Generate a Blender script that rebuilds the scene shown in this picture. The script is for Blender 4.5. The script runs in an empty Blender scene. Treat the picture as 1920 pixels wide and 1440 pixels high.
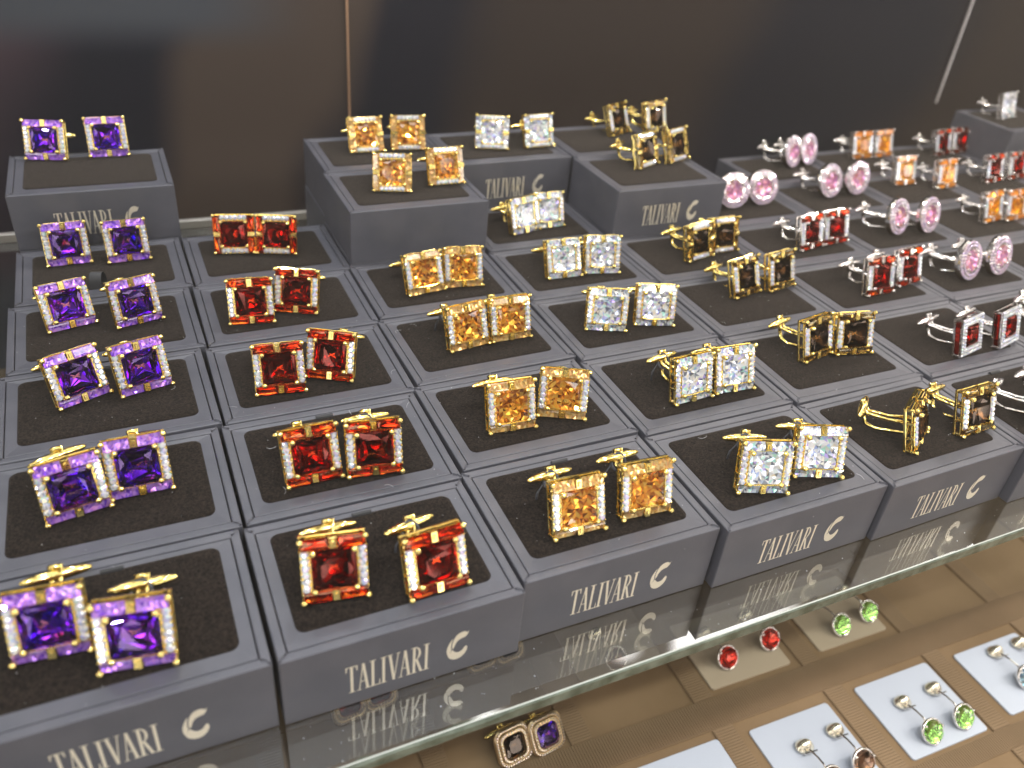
import bpy, bmesh, math, random
from mathutils import Vector, Matrix
random.seed(7)
GLARE_HAZE = .032
MM = 0.001
sc = bpy.context.scene
C = sc.collection

# ------------------------------------------------------------------ camera
cam_d = bpy.data.cameras.new('camera'); cam = bpy.data.objects.new('camera', cam_d); C.objects.link(cam)
cam.location = (-11.03*MM, -158.56*MM, 205.86*MM)
cam.rotation_euler = (0.97382, -0.08522, -0.39475)
cam_d.sensor_width = 36; cam_d.lens = 36*1560.57/1920
cam_d.clip_start = 0.01; cam_d.clip_end = 20
cam_d.dof.use_dof = True; cam_d.dof.focus_distance = 0.345; cam_d.dof.aperture_fstop = 9.5
sc.camera = cam

# ------------------------------------------------------------------ surroundings of the showcase (shop light, bright spots added for gem sparkle)
w = bpy.data.worlds.new('World'); sc.world = w; w.use_nodes = True
nt = w.node_tree; nt.nodes.clear()
out = nt.nodes.new('ShaderNodeOutputWorld'); bg = nt.nodes.new('ShaderNodeBackground')
tc = nt.nodes.new('ShaderNodeTexCoord'); noi = nt.nodes.new('ShaderNodeTexNoise'); noi.inputs['Scale'].default_value = 9; noi.inputs['Detail'].default_value = 1.0
rmp = nt.nodes.new('ShaderNodeValToRGB'); e = rmp.color_ramp.elements
e[0].position = .40; e[0].color = (.03, .03, .04, 1)
e[1].position = .655; e[1].color = (6.5, 6.3, 6.1, 1)
x = e.new(.48); x.color = (.25, .205, .17, 1); x = e.new(.585); x.color = (.45, .38, .32, 1)
nt.links.new(tc.outputs['Generated'], noi.inputs['Vector']); nt.links.new(noi.outputs['Fac'], rmp.inputs['Fac'])
nt.links.new(rmp.outputs['Color'], bg.inputs['Color']); bg.inputs['Strength'].default_value = 1.0
nt.links.new(bg.outputs[0], out.inputs[0])

def lamp(x, y, z, size, power, col, rot=(0, 0, 0), sy=None):
    d = bpy.data.lights.new('led_or_fill_lamp', 'AREA'); d.energy = power; d.color = col
    d.shape = 'RECTANGLE' if sy else 'SQUARE'; d.size = size*MM
    if sy: d.size_y = sy*MM
    o = bpy.data.objects.new('led_or_fill_lamp', d); o.location = (x*MM, y*MM, z*MM); o.rotation_euler = rot; C.objects.link(o)
    return o
COOL = (.86, .93, 1.0); WARM = (1.0, .86, .66)
for i in range(11):                                     # LED points along the top of the case
    lamp(-170+i*105, -120, 300, 9, .31+.012*i, COOL if i < 4 else (1, .93, .84), (math.radians(28), 0, 0))
for i in range(9):
    lamp(-120+i*125, 300, 330, 9, .30, COOL if i < 3 else (1, .92, .82), (math.radians(12), 0, 0))
lamp(620, -330, 300, 300, 5.0, WARM, (math.radians(-55), math.radians(35), 0))
lamp(430, -60, -60, 700, .20, (1.0, .88, .70), (math.radians(-10), 0, 0), 8)  # added fill lamp, unseen, brightens the lower tray from the front
lamp(300, 200, -45, 800, .06, (1.0, .86, .66), (0, 0, 0), 6)  # second unseen fill, added under the shelf to lift the dark there

sc.view_settings.view_transform = 'Standard'; sc.view_settings.look = 'None'
sc.view_settings.exposure = 0.0; sc.view_settings.gamma = 1.0; sc.view_settings.use_curve_mapping = False
sc.cycles.max_bounces = 14; sc.cycles.transmission_bounces = 10; sc.cycles.transparent_max_bounces = 12
sc.cycles.glossy_bounces = 5; sc.cycles.diffuse_bounces = 3
sc.cycles.caustics_reflective = False; sc.cycles.caustics_refractive = False
sc.cycles.sample_clamp_indirect = 8; sc.cycles.use_denoising = True

# ------------------------------------------------------------------ materials
def mat(name, col, rough=.5, metal=0, **kw):
    m = bpy.data.materials.new(name); m.use_nodes = True
    b = m.node_tree.nodes['Principled BSDF']
    b.inputs['Base Color'].default_value = (*col, 1); b.inputs['Roughness'].default_value = rough; b.inputs['Metallic'].default_value = metal
    for k, v in kw.items(): b.inputs[k.replace('_', ' ')].default_value = v
    return m
def noise(m, scale, lo, hi, bump=0, bscale=None, detail=4, rough=None):
    n = m.node_tree; b = n.nodes['Principled BSDF']
    t = n.nodes.new('ShaderNodeTexCoord'); x = n.nodes.new('ShaderNodeTexNoise'); x.inputs['Scale'].default_value = scale; x.inputs['Detail'].default_value = detail
    n.links.new(t.outputs['Object'], x.inputs['Vector'])
    r = n.nodes.new('ShaderNodeValToRGB'); r.color_ramp.elements[0].position = .35; r.color_ramp.elements[1].position = .65
    r.color_ramp.elements[0].color = (*lo, 1); r.color_ramp.elements[1].color = (*hi, 1)
    n.links.new(x.outputs['Fac'], r.inputs['Fac']); n.links.new(r.outputs['Color'], b.inputs['Base Color'])
    if bump:
        y = n.nodes.new('ShaderNodeTexNoise'); y.inputs['Scale'].default_value = bscale; y.inputs['Detail'].default_value = 3
        n.links.new(t.outputs['Object'], y.inputs['Vector'])
        u = n.nodes.new('ShaderNodeBump'); u.inputs['Strength'].default_value = bump; u.inputs['Distance'].default_value = .0003
        n.links.new(y.outputs['Fac'], u.inputs['Height']); n.links.new(u.outputs['Normal'], b.inputs['Normal'])
    return m
PAPER = noise(mat('box_paper', (.05, .05, .06), .48), 60, (.054, .055, .068), (.070, .069, .082), .25, 1800)
PAPER.node_tree.nodes['Principled BSDF'].inputs['Specular IOR Level'].default_value = .6
VELVET = noise(mat('black_velvet', (.01, .01, .012), .95), 1300, (.002, .0016, .0016), (.021, .0150, .0115), 1.0, 2600, 6)
b = VELVET.node_tree.nodes['Principled BSDF']; b.inputs['Sheen Weight'].default_value = .12; b.inputs['Sheen Roughness'].default_value = .4
b.inputs['Sheen Tint'].default_value = (.9, .8, .72, 1); b.inputs['Specular IOR Level'].default_value = .1
GOLD = mat('gold', (1.0, .80, .28), .13, 1)
SILVER = mat('silver', (.86, .83, .80), .13, 1)
FOIL = mat('foil', (.80, .74, .60), .34, .55)
RIBBON = mat('ribbon', (.02, .02, .022), .6)
CORD = noise(mat('elastic_cord', (.03, .03, .035), .7), 3000, (.02, .02, .025), (.09, .09, .1))

def facet(name, col, lo=.25, rough=.04, hue=None):
    m = bpy.data.materials.new(name); m.use_nodes = True; n = m.node_tree; b = n.nodes['Principled BSDF']
    b.inputs['Metallic'].default_value = 1; b.inputs['Roughness'].default_value = rough
    g = n.nodes.new('ShaderNodeNewGeometry'); v = n.nodes.new('ShaderNodeVectorMath'); v.operation = 'SCALE'; v.inputs['Scale'].default_value = 9
    w_ = n.nodes.new('ShaderNodeTexWhiteNoise'); c = n.nodes.new('ShaderNodeValToRGB'); c.color_ramp.interpolation = 'CONSTANT'; el = c.color_ramp.elements
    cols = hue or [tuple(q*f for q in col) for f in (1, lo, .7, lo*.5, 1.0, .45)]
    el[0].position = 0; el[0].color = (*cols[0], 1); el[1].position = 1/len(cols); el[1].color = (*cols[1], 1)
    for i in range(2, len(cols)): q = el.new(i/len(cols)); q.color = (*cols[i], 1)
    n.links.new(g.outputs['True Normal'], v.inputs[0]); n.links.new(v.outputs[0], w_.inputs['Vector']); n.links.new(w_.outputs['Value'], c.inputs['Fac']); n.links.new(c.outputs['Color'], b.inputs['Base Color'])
    return m
def crown(name, col, ior=1.62):
    m = bpy.data.materials.new(name); m.use_nodes = True; n = m.node_tree; n.nodes.clear(); o = n.nodes.new('ShaderNodeOutputMaterial'); g = n.nodes.new('ShaderNodeBsdfGlass')
    g.inputs['Color'].default_value = (*col, 1); g.inputs['IOR'].default_value = ior; g.inputs['Roughness'].default_value = 0; n.links.new(g.outputs[0], o.inputs[0]); return m
def one_way(n, f, mix):
    """Fresnel factor of a thin clear skin: the same from both sides, no total reflection from behind"""
    g = n.nodes.new('ShaderNodeNewGeometry'); a = n.nodes.new('ShaderNodeMath'); a.operation = 'SUBTRACT'; a.inputs[0].default_value = 1
    m = n.nodes.new('ShaderNodeMath'); m.operation = 'MULTIPLY'
    n.links.new(g.outputs['Backfacing'], a.inputs[1]); n.links.new(f.outputs[0], m.inputs[0]); n.links.new(a.outputs[0], m.inputs[1]); n.links.new(m.outputs[0], mix.inputs[0])
def clearcrown(name, col):
    """thin clear crown over a foiled stone: mirror at the facets, light passes to the foil"""
    m = bpy.data.materials.new(name); m.use_nodes = True; n = m.node_tree; n.nodes.clear(); o = n.nodes.new('ShaderNodeOutputMaterial'); x = n.nodes.new('ShaderNodeMixShader')
    f = n.nodes.new('ShaderNodeFresnel'); f.inputs['IOR'].default_value = 1.9; t = n.nodes.new('ShaderNodeBsdfTransparent'); t.inputs['Color'].default_value = (*col, 1); g = n.nodes.new('ShaderNodeBsdfGlossy'); g.inputs['Roughness'].default_value = .02
    one_way(n, f, x); n.links.new(t.outputs[0], x.inputs[1]); n.links.new(g.outputs[0], x.inputs[2]); n.links.new(x.outputs[0], o.inputs[0]); return m
def soft(m, metal):
    m.node_tree.nodes['Principled BSDF'].inputs['Metallic'].default_value = metal; return m
RAIN = [(1, 1, 1), (.80, .88, 1), (.40, .44, .52), (1, .97, .82), (.50, .62, 1), (.9, 1, 1), (.55, 1, .85), (1, 1, 1), (.60, .48, 1), (.25, .27, .33), (1, .88, .7), (.95, .97, 1), (.2, .22, .3), (1, 1, 1)]  # rainbow fire and dark flashes painted as a random tint per facet
GEMS = {
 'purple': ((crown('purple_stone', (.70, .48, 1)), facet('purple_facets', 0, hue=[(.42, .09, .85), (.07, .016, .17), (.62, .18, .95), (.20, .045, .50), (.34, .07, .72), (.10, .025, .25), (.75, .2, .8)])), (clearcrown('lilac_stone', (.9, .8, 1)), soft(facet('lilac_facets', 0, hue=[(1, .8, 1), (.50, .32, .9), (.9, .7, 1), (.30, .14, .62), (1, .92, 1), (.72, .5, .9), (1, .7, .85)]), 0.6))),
 'red': ((crown('red_stone', (.95, .30, .25)), facet('red_facets', 0, hue=[(.55, .02, .015), (.06, .006, .005), (.85, .05, .03), (.22, .012, .01), (.4, .015, .012), (.1, .01, .01)])), (crown('orange_red_stone', (1, .62, .4)), facet('orange_red_facets', 0, hue=[(1, .22, .05), (.8, .06, .03), (1, .5, .12), (.9, .12, .05), (.5, .04, .03)]))),
 'amber': ((clearcrown('amber_stone', (1, .90, .66)), soft(facet('amber_facets', 0, hue=[(1, .66, .26), (.60, .27, .08), (1, .88, .55), (.90, .50, .18), (.25, .10, .04), (.95, .60, .30), (1, .78, .38), (.42, .18, .06)]), 0.72)), (clearcrown('champagne_stone', (1, .94, .8)), soft(facet('champagne_facets', 0, hue=[(1, .9, .68), (1, .78, .45), (.7, .5, .28), (1, .95, .8), (1, .7, .6)]), 0.7))),
 'clear': ((clearcrown('clear_stone', (1, 1, 1)), soft(facet('clear_facets', 0, hue=RAIN), 0.55)), (clearcrown('clear_bar_stone', (1, 1, 1)), soft(facet('clear_bar_facets', 0, hue=RAIN), 0.55))),
 'smoky': ((crown('smoky_stone', (.62, .5, .42)), facet('smoky_facets', (.36, .25, .13), .15)), (crown('smoky_bar_stone', (.95, .9, .75)), facet('smoky_bar_facets', (.95, .72, .28), .35))),
 'pink': ((clearcrown('pink_stone', (1, .90, .95)), soft(facet('pink_facets', 0, hue=[(1, .62, .82), (.75, .42, .9), (1, .85, .95), (1, .6, .5), (.55, .25, .5), (1, .72, .88), (1, .9, .4), (.9, .8, 1)]), 0.65)), None),
 'orange': ((clearcrown('orange_stone', (1, .88, .55)), soft(facet('orange_facets', 0, hue=[(1, .62, .10), (.6, .26, .04), (1, .82, .25), (.95, .48, .08), (.3, .12, .03)]), 0.65)), (clearcrown('orange_bar_stone', (1, .85, .6)), soft(facet('orange_bar_facets', 0, hue=[(1, .62, .2), (1, .8, .5), (.9, .5, .2)]), 0.6))),
 'green': ((clearcrown('green_stone', (.7, 1, .5)), soft(facet('green_facets', 0, hue=[(.25, .9, .05), (.1, .45, .03), (.5, 1, .2), (.3, .7, .1)]), 0.5)), None),
 'blue': ((clearcrown('blue_stone', (.7, .9, 1)), soft(facet('blue_facets', 0, hue=[(.2, .6, 1), (.3, .9, 1), (.3, .4, 1), (.6, .8, 1)]), 0.5)), None),
}
PAVE = bpy.data.materials.new('pave_stone'); PAVE.use_nodes = True
n = PAVE.node_tree; b = n.nodes['Principled BSDF']; b.inputs['Metallic'].default_value = .6; b.inputs['Roughness'].default_value = .07
geo = n.nodes.new('ShaderNodeNewGeometry'); vm = n.nodes.new('ShaderNodeVectorMath'); vm.operation = 'SCALE'; vm.inputs['Scale'].default_value = 7
wn = n.nodes.new('ShaderNodeTexWhiteNoise'); hs = n.nodes.new('ShaderNodeHueSaturation')
hs.inputs['Color'].default_value = (1, 1, 1, 1)
cr = n.nodes.new('ShaderNodeValToRGB'); cr.color_ramp.interpolation = 'CONSTANT'
el = cr.color_ramp.elements; el[0].position = 0; el[0].color = (.97, .97, 1, 1); el[1].position = .45; el[1].color = (.62, .72, 1, 1)
for p_, c_ in ((.6, (1, .97, .85)), (.75, (.85, .7, 1)), (.85, (.7, 1, .85)), (.92, (.5, .52, .6))):
    q = el.new(p_); q.color = (*c_, 1)
n.links.new(geo.outputs['True Normal'], vm.inputs[0]); n.links.new(vm.outputs[0], wn.inputs['Vector'])
n.links.new(wn.outputs['Value'], cr.inputs['Fac']); n.links.new(cr.outputs['Color'], b.inputs['Base Color'])

PAVEP = PAVE.copy(); PAVEP.name = 'pink_pave_stone'
for q in [q for q in PAVEP.node_tree.nodes if q.type == 'VALTORGB'][0].color_ramp.elements: q.color = (q.color[0], q.color[1]*.80, q.color[2]*.90, 1)

# ------------------------------------------------------------------ mesh helpers (all lengths in millimetres)
class MB:
    def __init__(s): s.v = []; s.f = []; s.mi = []; s.cur = 0
    def add(s, vs, fs, M=None):
        o = len(s.v); s.v += [(M @ Vector(v) if M else Vector(v)) for v in vs]; s.f += [[i+o for i in f] for f in fs]; s.mi += [s.cur]*len(fs); return s
    def box(s, x0, x1, y0, y1, z0, z1, M=None):
        return s.add([(x0,y0,z0),(x1,y0,z0),(x1,y1,z0),(x0,y1,z0),(x0,y0,z1),(x1,y0,z1),(x1,y1,z1),(x0,y1,z1)],
                     [(3,2,1,0),(4,5,6,7),(0,1,5,4),(1,2,6,5),(2,3,7,6),(3,0,4,7)], M)
    def loft(s, rings, M=None, cap=True):
        n = len(rings[0]); vs = [p for r in rings for p in r]; fs = []
        for k in range(len(rings)-1):
            for i in range(n):
                j = (i+1) % n; fs.append((k*n+i, k*n+j, (k+1)*n+j, (k+1)*n+i))
        if cap: fs.append(tuple(range(n))[::-1]); fs.append(tuple((len(rings)-1)*n+i for i in range(n)))
        return s.add(vs, fs, M)
    def tube(s, pts, r, n=8, M=None):
        rr = r if hasattr(r, '__len__') else [r]*len(pts); P = [Vector(p) for p in pts]; rings = []
        for i, p in enumerate(P):
            t = (P[min(i+1, len(P)-1)]-P[max(i-1, 0)]).normalized()
            a = t.cross(Vector((0, 0, 1)) if abs(t.z) < .9 else Vector((1, 0, 0))).normalized(); c = t.cross(a)
            rings.append([p+(a*math.cos(2*math.pi*k/n)+c*math.sin(2*math.pi*k/n))*rr[i] for k in range(n)])
        return s.loft(rings, M)
    def ball(s, c, r, M=None, n=8, m=5):
        rings = []
        for i in range(1, m):
            a = math.pi*i/m; rings.append([(c[0]+r*math.sin(a)*math.cos(2*math.pi*k/n), c[1]-r*math.cos(a), c[2]+r*math.sin(a)*math.sin(2*math.pi*k/n)) for k in range(n)])
        return s.loft(rings, M)
    def hull(s, pts, M=None):
        bm = bmesh.new()
        for p in pts: bm.verts.new(p)
        r = bmesh.ops.convex_hull(bm, input=bm.verts)
        for v in [v for v in bm.verts if not v.link_faces]: bm.verts.remove(v)
        bm.verts.index_update(); bm.normal_update(); cc = sum((v.co for v in bm.verts), Vector())/len(bm.verts)
        for f in bm.faces:
            if f.normal.dot(f.calc_center_median()-cc) < 0: f.normal_flip()
        vs = [v.co.copy() for v in bm.verts]; fs = [[v.index for v in f.verts] for f in bm.faces]; bm.free()
        return s.add(vs, fs, M)
    def mesh(s, name, m, smooth=False, bevel=0, seg=2, fix=True, T=None, back=None):
        me = bpy.data.meshes.new(name)
        me.from_pydata([((T @ v) if T else v)*MM for v in s.v], [], s.f)
        if any(s.mi): me.polygons.foreach_set('material_index', s.mi)
        bm = bmesh.new(); bm.from_mesh(me)
        if fix: bmesh.ops.recalc_face_normals(bm, faces=bm.faces)
        if bevel:
            ed = [e for e in bm.edges if len(e.link_faces) == 2 and e.calc_face_angle(0) > .6]
            bmesh.ops.bevel(bm, geom=ed, offset=bevel*MM, segments=seg, affect='EDGES', profile=.5)
        bm.to_mesh(me); bm.free()
        if smooth: me.shade_smooth()
        for q in (m if isinstance(m, tuple) else (m,)): me.materials.append(q)
        if isinstance(m, tuple) and back is not None:                            # the foiled back of a stone: every face behind the girdle
            Ti = T.inverted() if T else Matrix()
            for p in me.polygons:
                if (Ti @ (Vector(p.center)/MM)).y > back: p.material_index = 1
        return me
def obj(name, me, parent=None, loc=None, rotz=0):
    o = bpy.data.objects.new(name, me); C.objects.link(o)
    if parent: o.parent = parent
    if loc: o.location = Vector(loc)*MM
    if rotz: o.rotation_euler = (0, 0, rotz)
    return o
def tag(o, label, cat, group=None, kind=None):
    if kind: o['kind'] = kind
    if label: o['label'] = label; o['category'] = cat
    if group: o['group'] = group
    return o
def struct(name, me, **k):
    o = obj(name, me, **k); o['kind'] = 'structure'; return o
def spawn(proto, name, label, cat, group, loc, rotz=0, rotx=0, scale=1, roty=0):
    """a thing from its parts: [(part, mesh, [(sub-part, mesh)...])...]"""
    r = obj(name, None, None, loc); r.rotation_euler = (rotx, roty, rotz); r.scale = (scale,)*3; r.empty_display_size = .01
    tag(r, label, cat, group)
    for part in proto:
        p = obj(part[0], part[1], r)
        for s in (part[2] if len(part) > 2 else []): obj(s[0], s[1], p)
    return r
def rrect(hx, hy, r, z, n=4, cx=0, cy=0):
    P = []
    for sx, sy, a0 in ((1, 1, 0), (-1, 1, 90), (-1, -1, 180), (1, -1, 270)):
        for k in range(n+1):
            a = math.radians(a0+90*k/n); P.append((cx+sx*(hx-r)+r*math.cos(a), cy+sy*(hy-r)+r*math.sin(a), z))
    return P

# ------------------------------------------------------------------ showcase: shelf, lower level, back
H = 29.84
sh = MB(); A0 = (-420, -32); A1 = (1150, 18.5)          # front edge of the glass shelf, a little askew to the boxes
t0, t1 = -H-.02, -H-5.2
GL = bpy.data.materials.new('shelf_glass'); GL.use_nodes = True; n = GL.node_tree; n.nodes.clear()
o = n.nodes.new('ShaderNodeOutputMaterial'); mx = n.nodes.new('ShaderNodeMixShader'); fr = n.nodes.new('ShaderNodeFresnel'); fr.inputs['IOR'].default_value = 2.8
tr = n.nodes.new('ShaderNodeBsdfTransparent'); tr.inputs['Color'].default_value = (.76, .78, .76, 1)
gl = n.nodes.new('ShaderNodeBsdfGlossy'); gl.inputs['Roughness'].default_value = .015
ge = n.nodes.new('ShaderNodeNewGeometry'); 
one_way(n, fr, mx); n.links.new(tr.outputs[0], mx.inputs[1]); n.links.new(gl.outputs[0], mx.inputs[2]); n.links.new(mx.outputs[0], o.inputs[0])
for z, up in ((t0, 1), (t1, 0)):
    sh.add([(A0[0], A0[1], z), (A1[0], A1[1], z), (1150, 387, z), (-420, 387, z)], [(0, 1, 2, 3)])
shelf = obj('glass_shelf', sh.mesh('glass_shelf', GL, fix=False))
tag(shelf, 'clear glass shelf with a green front edge that carries the black boxes', 'glass shelf')
EDGE = noise(mat('glass_edge', (.2, .3, .25), .18), 120, (.055, .07, .05), (.14, .165, .13), .8, 900)
eb = MB(); N = 260
dx, dy = A1[0]-A0[0], A1[1]-A0[1]; L = math.hypot(dx, dy); ux, uy = dx/L, dy/L; nx, ny = uy, -ux
vs = []; 
for i in range(N+1):
    s = L*i/N; px, py = A0[0]+ux*s, A0[1]+uy*s
    chip = 0
    if 20 < px < 75: chip = random.random()*1.6
    elif random.random() < .12: chip = random.random()*.4
    vs += [(px-nx*chip, py-ny*chip, t0+.02), (px+nx*.5, py+ny*.5, t0-.5-chip*.8), (px+nx*.5-nx*chip*.3, py+ny*.5, t1+.4+chip*.5*random.random()), (px, py, t1)]
eb.add(vs, [(4*i+k, 4*i+4+k, 4*i+5+k, 4*i+1+k) for i in range(N) for k in range(3)])
obj('polished_edge', eb.mesh('polished_edge', EDGE, fix=False), shelf)
rl = MB(); rl.add([(A0[0], A0[1]-.05, t0+.05), (A1[0], A1[1]-.05, t0+.05), (A1[0], A1[1]+.5, t0+.05), (A0[0], A0[1]+.5, t0+.05)], [(0, 1, 2, 3)])
obj('edge_arris', rl.mesh('edge_arris', mat('arris', (.45, .47, .43), .3), fix=False), shelf)
bk = MB(); bk.box(-420, 86, 387.2, 391, t1, t0+.4)
obj('back_rail', bk.mesh('back_rail', mat('rail', (.55, .52, .48), .35, .6), bevel=.4), shelf)

ZL = -205.0
TRAY = noise(mat('brown_foam', (.2, .14, .09), .8), 12, (.165, .105, .050), (.225, .148, .078), .2, 700)
n = TRAY.node_tree
fl = MB(); fl.add([(-900, -420, ZL), (1500, -420, ZL), (1500, 900, ZL), (-900, 900, ZL)], [(0, 1, 2, 3)])
struct('case_floor', fl.mesh('case_floor', TRAY, fix=False))
WALL = mat('back_wall', (.03, .03, .04), .5); n = WALL.node_tree; b = n.nodes['Principled BSDF']
b.inputs['Specular IOR Level'].default_value = .1
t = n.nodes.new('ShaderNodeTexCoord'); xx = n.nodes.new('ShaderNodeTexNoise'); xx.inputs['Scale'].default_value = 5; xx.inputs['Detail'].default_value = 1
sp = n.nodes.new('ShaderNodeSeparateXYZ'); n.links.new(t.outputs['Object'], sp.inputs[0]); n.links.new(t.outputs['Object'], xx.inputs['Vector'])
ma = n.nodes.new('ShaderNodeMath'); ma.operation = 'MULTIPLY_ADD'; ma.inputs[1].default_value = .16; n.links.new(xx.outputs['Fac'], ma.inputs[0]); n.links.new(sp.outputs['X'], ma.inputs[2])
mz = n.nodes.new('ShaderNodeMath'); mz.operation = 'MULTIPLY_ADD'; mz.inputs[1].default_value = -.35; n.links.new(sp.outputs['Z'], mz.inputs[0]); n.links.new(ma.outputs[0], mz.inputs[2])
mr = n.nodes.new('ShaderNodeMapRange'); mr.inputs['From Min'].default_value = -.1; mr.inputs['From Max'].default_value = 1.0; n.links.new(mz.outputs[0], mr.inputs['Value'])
rr = n.nodes.new('ShaderNodeValToRGB'); rr.color_ramp.interpolation = 'EASE'; el = rr.color_ramp.elements  # ramp paints reflections of the left-out front glass into the wall colour
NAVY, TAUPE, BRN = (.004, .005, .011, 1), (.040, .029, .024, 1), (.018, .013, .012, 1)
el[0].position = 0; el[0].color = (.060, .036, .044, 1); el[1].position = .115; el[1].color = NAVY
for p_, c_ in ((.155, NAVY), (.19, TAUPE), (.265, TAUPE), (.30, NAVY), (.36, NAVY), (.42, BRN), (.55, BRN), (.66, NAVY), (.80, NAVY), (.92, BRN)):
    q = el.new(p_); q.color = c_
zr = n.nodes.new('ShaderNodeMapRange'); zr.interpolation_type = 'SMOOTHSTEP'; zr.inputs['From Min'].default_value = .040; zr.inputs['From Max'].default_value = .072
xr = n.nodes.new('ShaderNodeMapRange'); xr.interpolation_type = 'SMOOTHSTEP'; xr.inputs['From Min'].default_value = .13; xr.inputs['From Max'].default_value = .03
zx = n.nodes.new('ShaderNodeMath'); zx.operation = 'MULTIPLY'; mxc = n.nodes.new('ShaderNodeMixRGB'); mxc.inputs[2].default_value = (.036, .040, .048, 1)  # grey-blue patch at upper left, another reflection painted in
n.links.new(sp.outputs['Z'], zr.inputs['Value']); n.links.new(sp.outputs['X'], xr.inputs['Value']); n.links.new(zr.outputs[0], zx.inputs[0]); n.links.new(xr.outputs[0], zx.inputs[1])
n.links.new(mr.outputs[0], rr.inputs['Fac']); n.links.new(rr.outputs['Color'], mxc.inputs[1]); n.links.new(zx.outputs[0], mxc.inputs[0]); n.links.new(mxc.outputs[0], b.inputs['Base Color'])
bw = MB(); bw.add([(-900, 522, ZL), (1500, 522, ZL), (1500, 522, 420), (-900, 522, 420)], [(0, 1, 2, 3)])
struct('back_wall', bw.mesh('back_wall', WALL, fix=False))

for x_, z0_, z1_, m_, r_ in ((146.5, -14, 420, mat('copper_trim', (.5, .3, .18), .4, .6), .5), (802.5, -14, 420, mat('steel_trim', (.75, .72, .72), .3, .8), .9)):
    q = MB(); q.box(x_-r_, x_+r_, 518.5, 520.5, z0_, z1_)
    tag(obj('upright_trim', q.mesh('upright_trim', m_)), 'thin vertical coppery line on the dark back wall' if x_ < 500 else 'thin bright steel strip on the dark back wall at the right', 'trim strip')

# ------------------------------------------------------------------ jewellery box
def frame(mb, ox, oy, ix, iy, z0, z1, zi=None):
    zi = z1 if zi is None else zi
    mb.add([(-ox,-oy,z0),(ox,-oy,z0),(ox,oy,z0),(-ox,oy,z0), (-ox,-oy,z1),(ox,-oy,z1),(ox,oy,z1),(-ox,oy,z1),
            (-ix,-iy,zi),(ix,-iy,zi),(ix,iy,zi),(-ix,iy,zi), (-ix,-iy,z0+.5),(ix,-iy,z0+.5),(ix,iy,z0+.5),(-ix,iy,z0+.5)],
           [(0,1,5,4),(1,2,6,5),(2,3,7,6),(3,0,4,7),(4,5,9,8),(5,6,10,9),(6,7,11,10),(7,4,8,11),(8,9,13,12),(9,10,14,13),(10,11,15,14),(11,8,12,15),
            (0,4*0+3,2,1),(12,13,14,15)])
BX, BY = 39.4, 29.1
b1 = MB(); frame(b1, BX, BY, BX-3.0, BY-3.2, -H+.05, 0, -.1)
for sx in (-1, 1):
    for sy in (-1, 1):                                      # fold of the wrapping paper at each corner
        b1.tube([(sx*(BX-.5), sy*(BY-.3), .0), (sx*(BX-1.2), sy*(BY-1.7), .12), (sx*(BX-2.6), sy*(BY-2.6), .05)], [.12, .2, .1], 5)
M_BASE = b1.mesh('box_base', PAPER, bevel=.5, seg=3)
PX, PF, PB = 32.0, -19.9, 23.6                              # velvet opening, a little nearer the back
b2 = MB(); a_, f_ = BX-3.3, BY-3.5
b2.add([(-a_,-f_,-3),(a_,-f_,-3),(a_,f_,-3),(-a_,f_,-3), (-a_,-f_,-.30),(a_,-f_,-.30),(a_,f_,-.30),(-a_,f_,-.30), (-PX,PF,-.75),(PX,PF,-.75),(PX,PB,-.75),(-PX,PB,-.75), (-PX+.1,PF+.1,-.80),(PX-.1,PF+.1,-.80),(PX-.1,PB-.1,-.80),(-PX+.1,PB-.1,-.80)],
       [(0,1,5,4),(1,2,6,5),(2,3,7,6),(3,0,4,7),(4,5,9,8),(5,6,10,9),(6,7,11,10),(7,4,8,11),(8,9,13,12),(9,10,14,13),(10,11,15,14),(11,8,12,15),(0,3,2,1),(12,13,14,15)])
M_INS = b2.mesh('box_insert', PAPER, bevel=.3, seg=3)
v = MB(); rs = []
for d, z in ((-.1, -.82), (-.1, -.70), (.25, -.56), (1.0, -.47), (3, -.42)):
    rs.append(rrect(PX-d, (PB-PF)/2-d, 3.2-max(d, 0)*.4, z, cy=(PB+PF)/2, n=6))
v.loft(rs)
M_PAD = v.mesh('velvet_pad', VELVET, smooth=True)

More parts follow.
